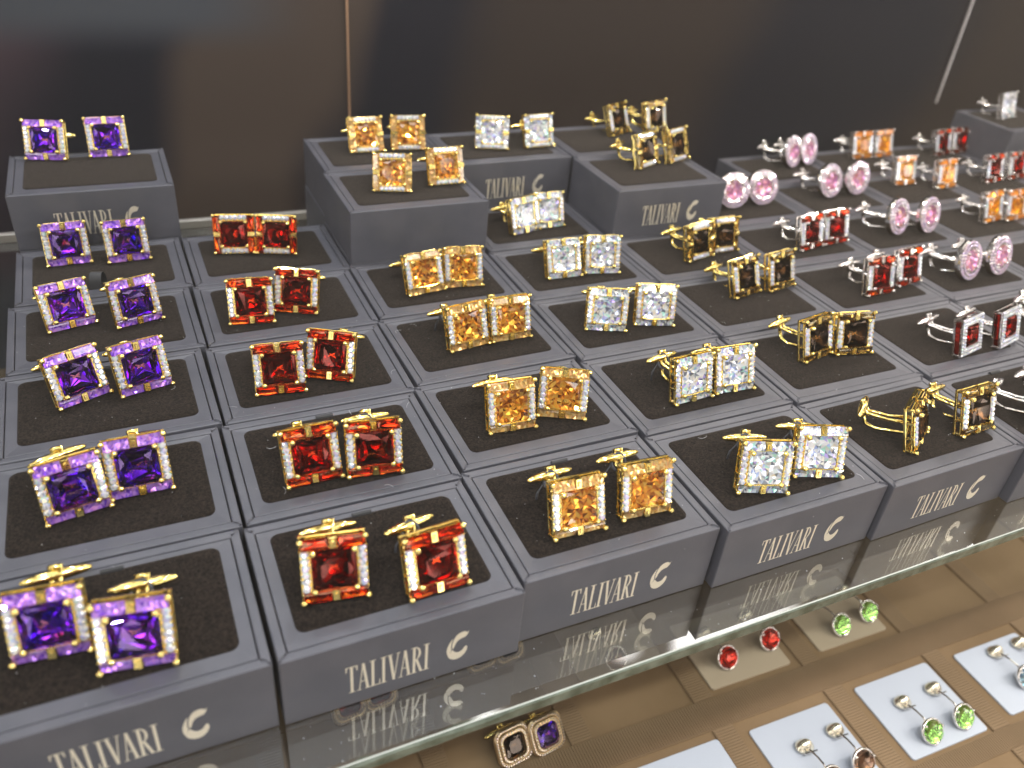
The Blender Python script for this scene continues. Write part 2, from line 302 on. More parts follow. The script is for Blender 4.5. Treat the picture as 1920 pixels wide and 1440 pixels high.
def serif_letters():
    mb = MB(); k = [0]
    def q(pts):
        k[0] += 1; d = .05+.02*(k[0] % 4)
        mb.add([(x, -d, z) for x, z in pts], [tuple(range(len(pts)))])
    T, t, sv = .95, .34, .32; Hh = 12.2
    def bar(x0, z0, x1, z1, wd): q([(x0-wd/2, z0), (x0+wd/2, z0), (x1+wd/2, z1), (x1-wd/2, z1)])
    def serif(x, z, wd, up): q([(x-wd/2, z), (x+wd/2, z), (x+wd/2, z+sv*up), (x-wd/2, z+sv*up)][::up])
    x = 0
    def put(ch, x):
        if ch == 'I':
            bar(x+1.1, 0, x+1.1, Hh, T); serif(x+1.1, 0, 2.2, 1); serif(x+1.1, Hh, 2.2, -1); return 2.5
        if ch == 'T':
            bar(x+2, 0, x+2, Hh, T); serif(x+2, 0, 2.2, 1); q([(x, Hh-.4), (x+4, Hh-.4), (x+4, Hh), (x, Hh)])
            q([(x, Hh-2.4), (x+.3, Hh-2.4), (x+.5, Hh-.35), (x, Hh-.35)]); q([(x+3.7, Hh-2.4), (x+4, Hh-2.4), (x+4, Hh-.35), (x+3.5, Hh-.35)]); return 3.75
        if ch == 'L':
            bar(x+1.1, 0, x+1.1, Hh, T); serif(x+1.1, Hh, 2.2, -1); q([(x, 0), (x+3.6, 0), (x+3.6, .4), (x, .4)]); q([(x+3.2, .35), (x+3.6, .35), (x+3.6, 2.6), (x+3.35, 2.6)]); return 3.7
        if ch == 'A':
            bar(x+.7, 0, x+2.1, Hh, t); bar(x+3.6, 0, x+2.15, Hh, T); q([(x+1.1, 3.7), (x+3.0, 3.7), (x+3.0, 4.05), (x+1.1, 4.05)])
            serif(x+.7, 0, 1.5, 1); serif(x+3.6, 0, 1.9, 1); return 4.3
        if ch == 'V':
            bar(x+2.2, 0, x+.8, Hh, T); bar(x+2.25, 0, x+3.7, Hh, t); serif(x+.8, Hh, 1.9, -1); serif(x+3.7, Hh, 1.4, -1); return 3.9
        if ch == 'R':
            bar(x+1.1, 0, x+1.1, Hh, T); serif(x+1.1, 0, 2.2, 1); serif(x+1.0, Hh, 2.2, -1)
            zc, rz_, N_ = Hh-3.1, 3.1, 10
            for i in range(N_):
                a, c = -math.pi/2+math.pi*i/N_, -math.pi/2+math.pi*(i+1)/N_
                def P(u, o): 
                    return (x+1.5+(2.0 if o else 1.15)*math.cos(u), zc+(rz_ if o else rz_-.35)*math.sin(u))
                q([P(a, 0), P(a, 1), P(c, 1), P(c, 0)])
            bar(x+3.7, 0, x+2.0, 6.1, T); serif(x+3.8, 0, 1.5, 1); return 4.4
    for ch in 'TALIVARI': x += put(ch, x)
    return mb, x
lt, lw = serif_letters()
def em_poly(pts):
    return [(x*9.5, z*12.5) for x, z in pts]
em = MB()
UP = [(1.02, .99), (.96, .86), (.86, .78), (.70, .76), (.54, .72), (.43, .62), (.37, .50), (.30, .42), (.27, .52), (.28, .66), (.34, .80), (.42, .90), (.54, .97), (.70, 1.0), (.84, .99), (.95, .93)]
ML = [(.24, .42), (.22, .56), (.24, .70), (.30, .83), (.24, .80), (.13, .68), (.05, .54), (.03, .40), (.06, .28), (.12, .20), (.16, .30), (.22, .38)]
LO = [(.10, .19), (.20, .09), (.36, .02), (.54, 0), (.72, .04), (.87, .13), (.97, .26), (.98, .38), (.90, .44), (.82, .38), (.74, .30), (.60, .26), (.46, .28), (.34, .36), (.29, .42), (.20, .34), (.13, .26)]
for i, P in enumerate((UP, ML, LO)):
    em.add([(x, -.06-.02*i, z) for x, z in em_poly(P)], [tuple(range(len(P)))])
def onfront(mb, x0, z0, sx=1.0, sz=1.0):
    for vv in mb.v: vv.x = vv.x*sx+x0; vv.z = vv.z*sz+z0; vv.y -= BY
    return mb
M_TXT = onfront(lt, -20.2, -23.5, 27.4/lw, 12.6/12.2).mesh('lettering', FOIL, fix=False)
M_EMB = onfront(em, 12.6, -23.2, .80, 1.04).mesh('emblem', FOIL, fix=False)
for me in (M_TXT, M_EMB):
    bm = bmesh.new(); bm.from_mesh(me)
    for f in bm.faces:
        f.normal_update()
        if f.normal.y > 0: f.normal_flip()
    bm.to_mesh(me); bm.free()
rb = MB(); pts = []
for i in range(9):
    a = math.pi*i/8; pts.append((0, 23.6+1.5*math.cos(a)*.6, -1.2+1.9*math.sin(a)))
vs = [(x, y, z) for (_, y, z) in pts for x in (-3.4, 3.4)]
rb.add(vs, [(2*i, 2*i+1, 2*i+3, 2*i+2) for i in range(8)])
M_RIB = rb.mesh('ribbon_tab', RIBBON, smooth=True)

COLS = {0: 'purple', 1: 'red', 2: 'amber', 3: 'clear', 4: 'smoky', 5: 'silver set red', 6: 'round pink', 7: 'silver set orange', 8: 'silver set garnet', 9: 'silver set clear', -1: 'far left'}
ROWS = ['front', 'second', 'third', 'fourth', 'fifth', 'sixth']
YO = {-1: -1, 0: 0, 1: 1.8, 2: 7.6, 3: 6.9, 4: 7.9, 5: 7.3, 6: 7.5, 7: 7.5, 8: 7.5, 9: 7.5}
D = 59.35; W = 80.1
boxes = {}
def box(c, r, level=0, text=False, ribbon=False):
    proto = [('base', M_BASE), ('insert', M_INS), ('velvet_pad', M_PAD)]
    if text: proto += [('lettering', M_TXT), ('emblem', M_EMB)]
    if ribbon: proto += [('ribbon_tab', M_RIB)]
    what = f'{ROWS[r]} box in the column of {COLS[c]} cufflinks' if c >= 0 else f'{ROWS[r]} box in the far left column at the photo edge'
    if level: lab = f'black velvet box stacked on top, {ROWS[r]} place of the {COLS[c]} column'
    elif (c, r) in UNDER: lab = f'plain black box underneath the stacked one, {ROWS[r]} of the {COLS[c]} column'
    else: lab = 'black box with velvet pad, ' + what
    o = spawn(proto, 'jewellery_box', lab, 'jewellery box', 'black boxes on the glass shelf',
              ((c-.5)*W+random.uniform(-.25, .25), YO[c]+(r+.5)*D-.1+random.uniform(-.2, .2), level*(H+.05)), math.radians(2.0+random.uniform(-.7, .7)))
    if not level: BOX[(c, r)] = o
    return o
BOX = {}
UNDER = {(0, 5), (2, 4), (2, 5), (3, 5), (4, 4), (4, 5), (9, 5)}
for c, rows in {-1: (0, 1, 2), 0: range(6), 1: range(5), 2: range(6), 3: range(6), 4: range(6), 5: range(5), 6: range(1, 6), 7: (2, 3, 4, 5), 8: (3, 4, 5), 9: (4, 5)}.items():
    for r in rows:
        box(c, r, 0, text=(r == 0), ribbon=(c, r) in {(0, 0), (1, 0), (2, 0), (1, 1), (4, 1), (0, 2), (5, 0)})
lb = MB(); lv = []
for i in range(11):                                         # lifting ribbon that stands up out of one box
    a = math.pi*i/10; lv += [(-3+sx*2.6+1.5*math.cos(a), -17+3.2*math.cos(a)-sx*.6, -.5+7.5*math.sin(a)) for sx in (-1, 1)]
lb.add(lv, [(2*i, 2*i+1, 2*i+3, 2*i+2) for i in range(10)])
obj('lifting_ribbon', lb.mesh('lifting_ribbon', RIBBON, smooth=True), BOX[(0, 4)])
for c, r in UNDER: box(c, r, 1, text=(c, r) in {(0, 5), (3, 5), (4, 4)})

# ------------------------------------------------------------------ cufflinks
TH = math.radians(18)
def facepose(roll, half, back=4.5):
    return (Matrix.Translation((0, 0, back*math.sin(TH))) @ Matrix.Rotation(-TH, 4, 'X') @ Matrix.Translation((0, 0, half)) @ Matrix.Rotation(math.radians(roll), 4, 'Y'))
def princess(hx, hz, y0, crown, depth, mb=None, jit=0, extra=0):
    mb = mb or MB(); P = []
    def ring(fx, y, cut, a=1):
        x, z = hx*fx, hz*fx; c = min(x, z)*cut
        return [(sx*(x-c*p), y, sz*(z-c*(1-p))) for sx in (-1, 1) for sz in (-1, 1) for p in (0, 1)]
    P += ring(1, y0, .10) + ring(1, y0+.25, .10)
    P += ring(.60, y0-crown, .42)
    P += [(sx*hx*.84, y0-crown*.62, 0) for sx in (-1, 1)] + [(0, y0-crown*.62, sz*hz*.84) for sz in (-1, 1)]
    P += [(sx*hx*.77, y0-crown*.60, sz*hz*.77) for sx in (-1, 1) for sz in (-1, 1)]
    for f, d in ((.80, .34), (.56, .62), (.30, .86)):
        P += [(sx*hx*f*.86, y0+.25+depth*d, sz*hz*f*.86) for sx in (-1, 1) for sz in (-1, 1)]
        P += [(sx*hx*f, y0+.25+depth*d*.97, 0) for sx in (-1, 1)] + [(0, y0+.25+depth*d*.97, sz*hz*f) for sz in (-1, 1)]
    P.append((0, y0+.25+depth, 0))
    for _ in range(extra):                                  # many small pavilion facets
        u, v_ = random.uniform(-1, 1), random.uniform(-1, 1); q = max(abs(u), abs(v_))
        P.append((u*hx*.97, y0+.25+depth*(1.06-q**2.2), v_*hz*.97))
    return mb.hull([Vector(p)+Vector([random.uniform(-jit, jit) for _ in range(3)]) for p in P])
def foil(mb, hx, hz, y0, amp, nx, nz, M=None, dome=1.2, roundd=False):
    """the cut back of a foiled stone: a broken field of small facets"""
    mb.cur = 1; P = []; sx, sz = 2*hx/nx, 2*hz/nz
    for i in range(nx+1):
        for j in range(nz+1):
            u, v_ = -1+2*i/nx, -1+2*j/nz; e_ = i in (0, nx) or j in (0, nz)
            x, z = u*hx, v_*hz
            if roundd:
                q = max(abs(u), abs(v_)); L_ = math.hypot(u, v_) or 1; x, z = u/L_*q*hx, v_/L_*q*hz
            if not e_: x += random.uniform(-.3, .3)*sx; z += random.uniform(-.3, .3)*sz
            P.append((x, y0+(0 if e_ else random.uniform(0, amp)+dome*(1-max(abs(u), abs(v_)))), z))
    F = []
    for i in range(nx):
        for j in range(nz):
            a, b_, c, d_ = i*(nz+1)+j, (i+1)*(nz+1)+j, (i+1)*(nz+1)+j+1, i*(nz+1)+j+1
            F += [(a, b_, c), (a, c, d_)] if random.random() < .5 else [(a, b_, d_), (b_, c, d_)]
    mb.add(P, F, M); mb.cur = 0; return mb
FOILED = ('clear', 'amber', 'orange')
def foiled_square(hx, hz, y0, crown_h, n=9):
    mb = MB(); P = []
    for f, y, cut in ((1, y0, .1), (1, y0+.2, .1), (.62, y0-crown_h, .42)):
        x, z = hx*f, hz*f; c = min(x, z)*cut
        P += [(sx*(x-c*p), y, sz*(z-c*(1-p))) for sx in (-1, 1) for sz in (-1, 1) for p in (0, 1)]
    P += [(sx*hx*.84, y0-crown_h*.62, 0) for sx in (-1, 1)] + [(0, y0-crown_h*.62, sz*hz*.84) for sz in (-1, 1)]
    P += [(sx*hx*.77, y0-crown_h*.60, sz*hz*.77) for sx in (-1, 1) for sz in (-1, 1)]
    mb.hull(P); return foil(mb, hx*.98, hz*.98, y0+.25, .95, n, n)
def baguette(x0, x1, z0, z1, y, tilt, foiled=False):
    mb = MB(); cx, cz, hx, hz = (x0+x1)/2, (z0+z1)/2, (x1-x0)/2, (z1-z0)/2; P = []
    for f, g, yy in ((1, 1, 0), (.96, .86, -.4), (.9, .62, -.6), (.9, .6, .7), (.7, .12, 1.3), (1, 1, .25)):
        P += [(sx*hx*f, yy, sz*hz*g) for sx in (-1, 1) for sz in (-1, 1)]
    if foiled:
        M = Matrix.Translation((cx, y, cz)) @ Matrix.Rotation(tilt, 4, 'X')
        mb.hull([p for p in P if p[1] < .3], M); return foil(mb, hx*.97, hz*.95, .32, .7, 9, 3, M, .4)
    P += [(sx*hx*.3, 1.25, 0) for sx in (-1, 1)]
    P += [(random.uniform(-.9, .9)*hx, random.uniform(.9, 1.5), random.uniform(-.6, .6)*hz) for _ in range(14)] + [(random.uniform(-.85, .85)*hx, random.uniform(-.75, -.6), random.uniform(-.5, .5)*hz) for _ in range(6)]
    return mb.hull(P, Matrix.Translation((cx, y, cz)) @ Matrix.Rotation(tilt, 4, 'X'))
def brilliant(c, r, mb, n=6, h=.5):
    P = []
    for k in range(n):
        a = 2*math.pi*k/n+random.random()*.5; P.append((c[0]+r*math.cos(a), c[1], c[2]+r*math.sin(a)))
        a += math.pi/n; P.append((c[0]+r*.55*math.cos(a), c[1]-r*h, c[2]+r*.55*math.sin(a)))
    P.append((c[0], c[1]+.3, c[2]))
    return mb.hull(P)
def toggle_parts(metal, T, y0=4.5, L=18.2, cord=False, skew=0):
    """T: the matrix of the face, so that the post leaves its back at a right angle"""
    out = []
    p = MB()
    for s in (-1, 1):
        p.tube([(s*2.6, y0-.4, 0), (s*1.7, y0+L*.45, 0), (s*1.25, y0+L-1.5, 1.6), (s*1.3, y0+L+.6, 7.2)], [.85, .65, .85, .9], 6)
    p.tube([(-2.9, y0-.2, 0), (2.9, y0-.2, 0)], .9, 6)
    p.tube([(0, y0+L+.3, -.5), (0, y0+L-.6, -4.2), (0, y0+L-4.5, -6.2), (0, y0+2, -6.4), (0, y0-.4, -5.4)], [1.0, .9, .8, .75, .9], 6)
    p.tube([(-1.6, y0+L+.4, 6.6), (1.6, y0+L+.4, 6.6)], .95, 8)
    p.tube([(0, y0+L+.2, 3.6), (0, y0+L+.3, -.6)], 1.0, 7)
    out.append(('post', p.mesh('post', metal, smooth=True, T=T)))
    t = MB(); rings = []
    for x, rr in ((-9.8, .4), (-9.3, .8), (-7.5, 1.35), (-4, 1.8), (0, 1.95), (4, 1.8), (7.5, 1.35), (9.3, .8), (9.8, .4)):
        rings.append([(x, y0+L+.3+rr*1.0*math.cos(2*math.pi*k/10), rr*.95*math.sin(2*math.pi*k/10)) for k in range(10)])
    R_ = Matrix.Translation((0, y0+L, 0)) @ Matrix.Rotation(math.radians(skew), 4, 'Z') @ Matrix.Translation((0, -y0-L, 0))
    t.loft(rings, R_)
    for vv in t.v: vv.z += 4.0
    out.append(('toggle', t.mesh('toggle', metal, smooth=True, T=T)))
    if cord:
        c = MB(); pts = []
        for k in range(17):
            a = 2*math.pi*k/16; pts.append((2.9*math.cos(a)-.5, y0+L-1.4+1.1*math.sin(a*1), 2.6+3.2*math.sin(a)))
        c.tube(pts, .55, 6); c.tube([(-3.3, y0+L-1.4, 2.5), (-6, y0+L-1, -1.5), (-7, y0+L-1, -6)], .5, 6)
        out.append(('elastic_cord', c.mesh('elastic_cord', CORD, smooth=True, T=T)))
    return out
def bars(mb, hx, hz, y, t, d, zc=0):
    """a rectangular loop of square bar"""
    mb.box(-hx, hx, y, y+d, zc+hz-t, zc+hz); mb.box(-hx, hx, y, y+d, zc-hz, zc-hz+t)
    mb.box(-hx, -hx+t, y+.02, y+d-.02, zc-hz+t, zc+hz-t); mb.box(hx-t, hx, y+.02, y+d-.02, zc-hz+t, zc+hz-t)
CACHE = {}
def square_link(colour, metal, roll=0, cord=False, skew=0):
    key = (colour, metal.name, roll, cord, skew)
    if key in CACHE: return CACHE[key]
    T = facepose(roll, 10.35); T2 = facepose(0, 10.35); G1, G2 = GEMS[colour]; out = []
    f = MB(); h = 10.35
    bars(f, h, h, 3.3, .9, 1.2); bars(f, h-.25, h-.25, .9, .7, .7)
    for sx in (-1, 1):
        for z in (-9.6, -3.4, 3.4, 9.6):                     # uprights of the open gallery
            f.box(sx*(h-.45)-.4, sx*(h-.45)+.4, .2, 3.6, z-.45, z+.45)
        f.box(sx*8.7-1.55, sx*8.7+1.55, -.1, .5, -7.0, 7.0)
        for x in (-5, 5):
            f.box(x-3.3, x+3.3, 2.5, 3.7, sx*(h-.1)-.4, sx*(h-.1)+.4)
            f.box(x-4.4, x+4.4, 1.55, 1.75, sx*8.6-1.5, sx*8.6+1.5)      # plate behind each bar stone
        f.box(-1.15, 1.15, -.9, 1.4, sx*8.7-1.7, sx*8.7+1.9)
        f.box(-.5, .5, -1.4, -.8, sx*8.7-.9, sx*8.7+.9)
        f.box(-7.2, 7.2, -.5, .5, sx*7.05-.28, sx*7.05+.28)
        f.box(sx*7.0-.22, sx*7.0+.22, -.5, .5, -6.7, 6.7)
        f.tube([(-8, 3.9, sx*4.5), (8, 3.9, -sx*4.5)], .6, 6)
    out.append(('frame', f.mesh('frame', metal, bevel=.18, seg=1, T=T)))
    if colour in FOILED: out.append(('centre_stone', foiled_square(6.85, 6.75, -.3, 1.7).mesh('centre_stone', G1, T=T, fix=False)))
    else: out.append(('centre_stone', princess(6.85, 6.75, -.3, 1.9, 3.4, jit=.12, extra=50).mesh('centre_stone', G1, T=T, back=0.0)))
    bf = colour in FOILED or colour == 'purple'
    for s in (1, -1):
        for x0, x1 in ((-9.9, -1.25), (1.25, 9.9)):
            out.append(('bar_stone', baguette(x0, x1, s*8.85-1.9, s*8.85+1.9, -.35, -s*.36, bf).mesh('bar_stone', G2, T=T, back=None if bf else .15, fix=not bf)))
    for s in (-1, 1):
        p = MB()
        for k in range(6): brilliant((s*8.7, -.15, -5.75+2.3*k), 1.5, p, 6, .62)
        out.append(('pave_strip', p.mesh('pave_strip', PAVE, T=T)))
        q = MB()
        for k in range(7):
            for e_ in (-1, 1): q.ball((s*8.7+e_*1.35, -.3, -6.9+2.3*k), .30, n=6, m=4)
        out[-1] = (*out[-1], [('bead_row', q.mesh('bead_row', metal, smooth=True, T=T))])
    for sx in (-1, 1):
        for sz in (-1, 1):
            c = MB(); c.tube([(sx*6.9, .6, sz*6.9), (sx*6.8, -1.0, sz*6.8), (sx*6.4, -1.7, sz*6.4)], [.5, .6, .7], 7); c.ball((sx*6.35, -1.75, sz*6.3), 1.12)
            out.append(('prong', c.mesh('prong', metal, smooth=True, T=T)))
            c = MB(); c.tube([(sx*9.9, 3, sz*9.9), (sx*9.9, -.6, sz*9.9)], .5, 7); c.ball((sx*9.85, -.8, sz*10.0), 1.12)
            out.append(('prong', c.mesh('prong', metal, smooth=True, T=T)))
    out += toggle_parts(metal, T2, cord=cord, skew=skew)
    CACHE[key] = out; return out
def round_link(skew=0):
    key = ('round', skew)
    if key in CACHE: return CACHE[key]
    h = 10.2; T = facepose(0, h, 3.4); out = []
    f = MB(); n = 40
    def ring(r, y): return [(r*math.cos(2*math.pi*k/n), y, r*math.sin(2*math.pi*k/n)) for k in range(n)]
    f.loft([ring(4.6, 3.2), ring(9.6, 3.4), ring(10.2, 3.0), ring(10.2, 1.4), ring(9.9, .4), ring(6.3, -.4), ring(5.5, -.2), ring(5.3, 1.5)], cap=False)
    f.loft([ring(4.6, 3.2), ring(4.6, 3.0)])
    out.append(('frame', f.mesh('frame', SILVER, T=T)))
    c = MB(); P = []
    for k in range(8):
        a = 2*math.pi*k/8; P += [(5.6*math.cos(a), -.3, 5.6*math.sin(a)), (5.6*math.cos(a+.39), -.3, 5.6*math.sin(a+.39)), (5.6*math.cos(a), -.05, 5.6*math.sin(a))]
        P += [(3.2*math.cos(a+.39), -1.9, 3.2*math.sin(a+.39)), (4.5*math.cos(a), -1.3, 4.5*math.sin(a)), (3.4*math.cos(a), 1.2, 3.4*math.sin(a)), (1.6*math.cos(a+.39), 2.4, 1.6*math.sin(a+.39))]
    c.hull([p for p in P if p[1] < 0]); foil(c, 5.5, 5.5, 0, 1.0, 8, 8, None, 1.0, True); out.append(('centre_stone', c.mesh('centre_stone', GEMS['pink'][0], T=T, fix=False)))
    p = MB()
    for R_, m_, y, rr in ((9.1, 34, 0.0, .82), (7.4, 28, -.45, .82)):
        for k in range(m_): brilliant((R_*math.cos(2*math.pi*k/m_), y, R_*math.sin(2*math.pi*k/m_)), rr, p, 5)
    out.append(('pave_halo', p.mesh('pave_halo', PAVEP, T=T)))
    for k in range(4):
        a = math.pi/4+k*math.pi/2; c = MB(); c.ball((5.5*math.cos(a), -.9, 5.5*math.sin(a)), .85); out.append(('prong', c.mesh('prong', SILVER, smooth=True, T=T)))
    out += toggle_parts(SILVER, T, 3.4, skew=skew)
    CACHE[key] = out; return out
def halo_link():
    if 'halo' in CACHE: return CACHE['halo']
    h = 9.9; T = facepose(0, h); out = []
    f = MB(); bars(f, h, h, -.2, 4.6, .8); bars(f, h, h, 3.4, 1.0, 1.1)
    for sx in (-1, 1):
        for sz in (-1, 1): f.box(sx*9.4-.5, sx*9.4+.5, .3, 4, sz*9.4-.5, sz*9.4+.5)
    f.tube([(-8, 3.9, 0), (8, 3.9, 0)], 1.0, 6)
    out.append(('frame', f.mesh('frame', SILVER, bevel=.15, seg=1, T=T)))
    out.append(('centre_stone', princess(5.2, 5.2, -.4, 1.4, 3.0).mesh('centre_stone', GEMS['red'][0], T=T, back=-.1)))
    p = MB()
    for r_, m_ in ((8.9, 11), (6.9, 8)):
        for k in range(m_):
            u = -r_+2*r_*k/m_
            for x, z in ((u, r_), (r_, -u), (-u, -r_), (-r_, u)): brilliant((x, -.45, z), .92, p, 5)
    out.append(('pave_halo', p.mesh('pave_halo', PAVE, T=T)))
    for s in (-1, 1):
        c = MB(); c.box(s*9.75-.3, s*9.75+.3, .9, 3.2, -8.5, 8.5); out.append(('side_stone', c.mesh('side_stone', GEMS['red'][0][1], bevel=.2, T=T)))
    out += toggle_parts(SILVER, T); CACHE['halo'] = out; return out

def place(proto, x, y, yaw, z, name, label, group, lean=0, scale=1.0):
    v = Vector((cam.location.x/MM-x, cam.location.y/MM-y)).normalized()*2.4
    return spawn(proto, name, label, 'cufflink', group, (x+v.x, y+v.y, z), math.radians(yaw), math.radians(lean), scale)
G = lambda c: f'{c} cufflinks standing in pairs on the black boxes'
NAME = {'purple': 'gold cufflink with square purple stone', 'red': 'gold cufflink with square red stone', 'amber': 'gold cufflink with square amber stone',
        'clear': 'gold cufflink with square clear stone', 'smoky': 'gold cufflink with square smoky stone'}
PAIRS = [  # colour, column, row, stacked, (x, y, yaw), (x, y, yaw), roll, skew
 ('purple',0,0,0,(-57,25,-3),(-35,14,-7),0,12), ('purple',0,1,0,(-50,83,13),(-30,88,3),0,14), ('purple',0,2,0,(-48,151,24),(-25,152,15),0,10),
 ('purple',0,3,0,(-53,211,16),(-25,208,15),0,10), ('purple',0,4,0,(-55,276,4),(-27,274,4),0,8), ('purple',0,5,1,(-62,346,-12),(-30,347,1),0,10),
 ('red',1,0,0,(23,21,-7),(55,14,5),0,12), ('red',1,1,0,(28,77,3),(50,75,-6),0,10), ('red',1,2,0,(26,136,-4),(47,141,-26),0,10),
 ('red',1,3,0,(23,196,-6),(44,201,-22),0,10), ('red',1,4,0,(25,271,-10),(46,266,-16),90,10),
 ('amber',2,0,0,(110,23,0),(138,24,-2),0,8), ('amber',2,1,0,(110,85,-2),(133,87,-24),0,10), ('amber',2,2,0,(115,149,9),(137,151,2),0,6),
 ('amber',2,3,0,(112,205,9),(133,207,-6),0,6), ('amber',2,4,1,(111,268,-14),(145,273,2),90,10), ('amber',2,5,1,(114,332,2),(140,332,-6),90,6),
 ('clear',3,0,0,(188,21,-18),(216,22,-18),0,6), ('clear',3,1,0,(196,82,5),(219,83,-2),0,10), ('clear',3,2,0,(186,147,-19),(213,145,-17),0,6),
 ('clear',3,3,0,(191,204,0),(214,204,-11),0,6), ('clear',3,4,0,(194,264,14),(211,268,2),0,10), ('clear',3,5,1,(193,326,-16),(227,325,5),-90,6),
 ('smoky',4,0,0,(276,27,32),(308,25,4),0,6), ('smoky',4,1,0,(278,96,12),(299,94,-8),0,6), ('smoky',4,2,0,(283,161,14),(308,163,12),0,10),
 ('smoky',4,3,0,(282,207,14),(302,212,2),90,6), ('smoky',4,4,1,(283,280,24),(310,286,22),-90,10), ('smoky',4,5,1,(297,342,25),(327,344,18),0,10),
]
CORDS = {('purple',0), ('red',0), ('red',1), ('amber',0), ('amber',2), ('clear',0), ('clear',1)}
LEANS = {('smoky',0): (-4, 0)}
for col, c, r, st, a, b_, roll, sk in PAIRS:
    z = (H+.05 if st else 0)-.42
    where = f'on the stacked {ROWS[r]} box of its column' if st else f'on the {ROWS[r]} box of its column'
    for i, (x, y, yaw) in enumerate((a, b_)):
        cord = (col, r) in CORDS and (i == 1 or col in ('amber', 'clear'))
        place(square_link(col, GOLD, roll, cord, sk), x, y, yaw, z, 'square_cufflink', f"{('left','right')[i]} {NAME[col]} {where}", G(col+' stone'), lean=random.uniform(-5, 2))
ORD = {5: 'sixth', 6: 'seventh', 7: 'eighth', 8: 'ninth', 9: 'tenth'}
SIL = [ # kind, col, row, a, b
 ('redhalo',5,0,(347,20,20),(370,24,12)), ('redhalo',5,1,(362,78,13),(391,79,14)), ('red',5,2,(362,143,4),(390,149,9)), ('red',5,3,(363,204,12),(385,207,6)),
 ('pink',5,4,(350,270,-8),(375.5,271,-4)), ('pink',6,2,(434,143,12),(460,144,10)), ('pink',6,3,(440,208,16),(465,206,14)), ('pink',6,4,(438,273,10),(463,274,6)), ('pink',6,5,(452,333,22),(470,336,20)),
 ('orange',7,3,(531,212,9),(553,211,5)), ('orange',7,4,(520,285,2),(551,273,4)), ('orange',7,5,(529,342,2),(553,343,6)),
 ('red',8,4,(606,276,8),(634,278,4)), ('red',8,5,(614,337,10),(637,339,4)), ('red',9,4,(672,262,8),(696,262,8)),
 ('pinkx',6,1,(437,78,12),(462,80,10)),
]
for kind, c, r, a, b_ in SIL:
    z = -.42
    for i, (x, y, yaw) in enumerate((a, b_)):
        side = ('left', 'right')[i]; pos = f"on the {ROWS[r]} box of the {ORD[c]} column"
        if kind.startswith('pink'):
            place(round_link(8), x, y, yaw, z, 'round_cufflink', f'{side} round pink silver cufflink {pos}', G('round pink'), lean=random.uniform(-2, 2), scale=1.19)
        elif kind == 'redhalo':
            place(halo_link(), x, y, yaw, z, 'square_cufflink', f'{side} silver cufflink with small red stone {pos}', G('silver and red'), scale=1)
        else:
            place(square_link(kind, SILVER, 0, False, 6), x, y, yaw, z, 'square_cufflink', f'{side} silver {kind} cufflink {pos}', G('silver set ' + kind))
place(square_link('clear', SILVER, 0, False, 6), 672, 334, 12, H-.4, 'square_cufflink', 'silver cufflink with clear stone on the stacked box at the far right', G('silver set clear'))

# ------------------------------------------------------------------ lower level: cards with domed cufflinks
CARD = mat('white_card', (.44, .49, .58), .6)
SHADE_TINTED = mat('shade_tinted_card', (.40, .33, .24), .6)  # the white card with warm shelf shade put into its colour
def rcard(x0, x1, y0, y1, label, m_):
    m = MB(); m.loft([rrect((x1-x0)/2, (y1-y0)/2, 2, z) for z in (0, 1.2)])
    o = obj('display_card', m.mesh('white_card', m_, bevel=.2, seg=1), None, ((x0+x1)/2, (y0+y1)/2, ZL+6.1))
    tag(o, label, 'display card', 'cards lying on the brown tray')
TW = 9.0
RIBM = noise(mat('ribbed_foam', (.2, .14, .09), .7), 12, (.175, .115, .06), (.235, .158, .088))
tray_r = spawn([], 'brown_tray', 'brown ribbed display tray below the glass shelf with white cards set in it', 'display tray', None, (0, 0, 0))
t = MB(); t.box(-300, 760, -120, 230, ZL+.05, ZL+6)
obj('tray_base', t.mesh('tray_base', TRAY, bevel=.5), tray_r)
def ridge(x0, x1, y0, y1, along):
    """strip with fine ribs across it"""
    m = MB(); n_ = int(((x1-x0) if along == 'x' else (y1-y0))/1.6); m.box(x0, x1, y0, y1, ZL+6.02, ZL+7)
    for k in range(n_):
        if along == 'x': u = x0+.8+1.6*k; m.box(u-.45, u+.45, y0+.3, y1-.3, ZL+7.01, ZL+7.5)
        else: u = y0+.8+1.6*k; m.box(x0+.3, x1-.3, u-.45, u+.45, ZL+7.01, ZL+7.5)
    return obj('ribbed_divider', m.mesh('ribbed_divider', RIBM), tray_r)
for k in range(-4, 7):
    for ya, yb in ((-100, -31), (-19, 36), (54, 112), (130, 190)):
        ridge(304.5+77.5*k, 317.5+77.5*k, ya, yb, 'y')
for y in (-31, 36, 112): ridge(-250, 700, y+.2, y+(12 if y < 0 else 18)-.2, 'x')
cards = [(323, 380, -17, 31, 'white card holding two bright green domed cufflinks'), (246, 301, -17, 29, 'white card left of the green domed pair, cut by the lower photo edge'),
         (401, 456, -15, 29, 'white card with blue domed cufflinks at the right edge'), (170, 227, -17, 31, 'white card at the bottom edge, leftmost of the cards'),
         (322, 376, 59, 106, 'white card in painted shade with two green domed cufflinks just under the shelf edge'), (242, 299, 58, 106, 'white card in painted shade with two red domed cufflinks just under the shelf edge'),
         (172, 226, 88, 130, 'white card in painted shade seen through the glass shelf under the amber box')]
for i_, c_ in enumerate(cards): rcard(*c_, SHADE_TINTED if i_ > 3 else CARD)
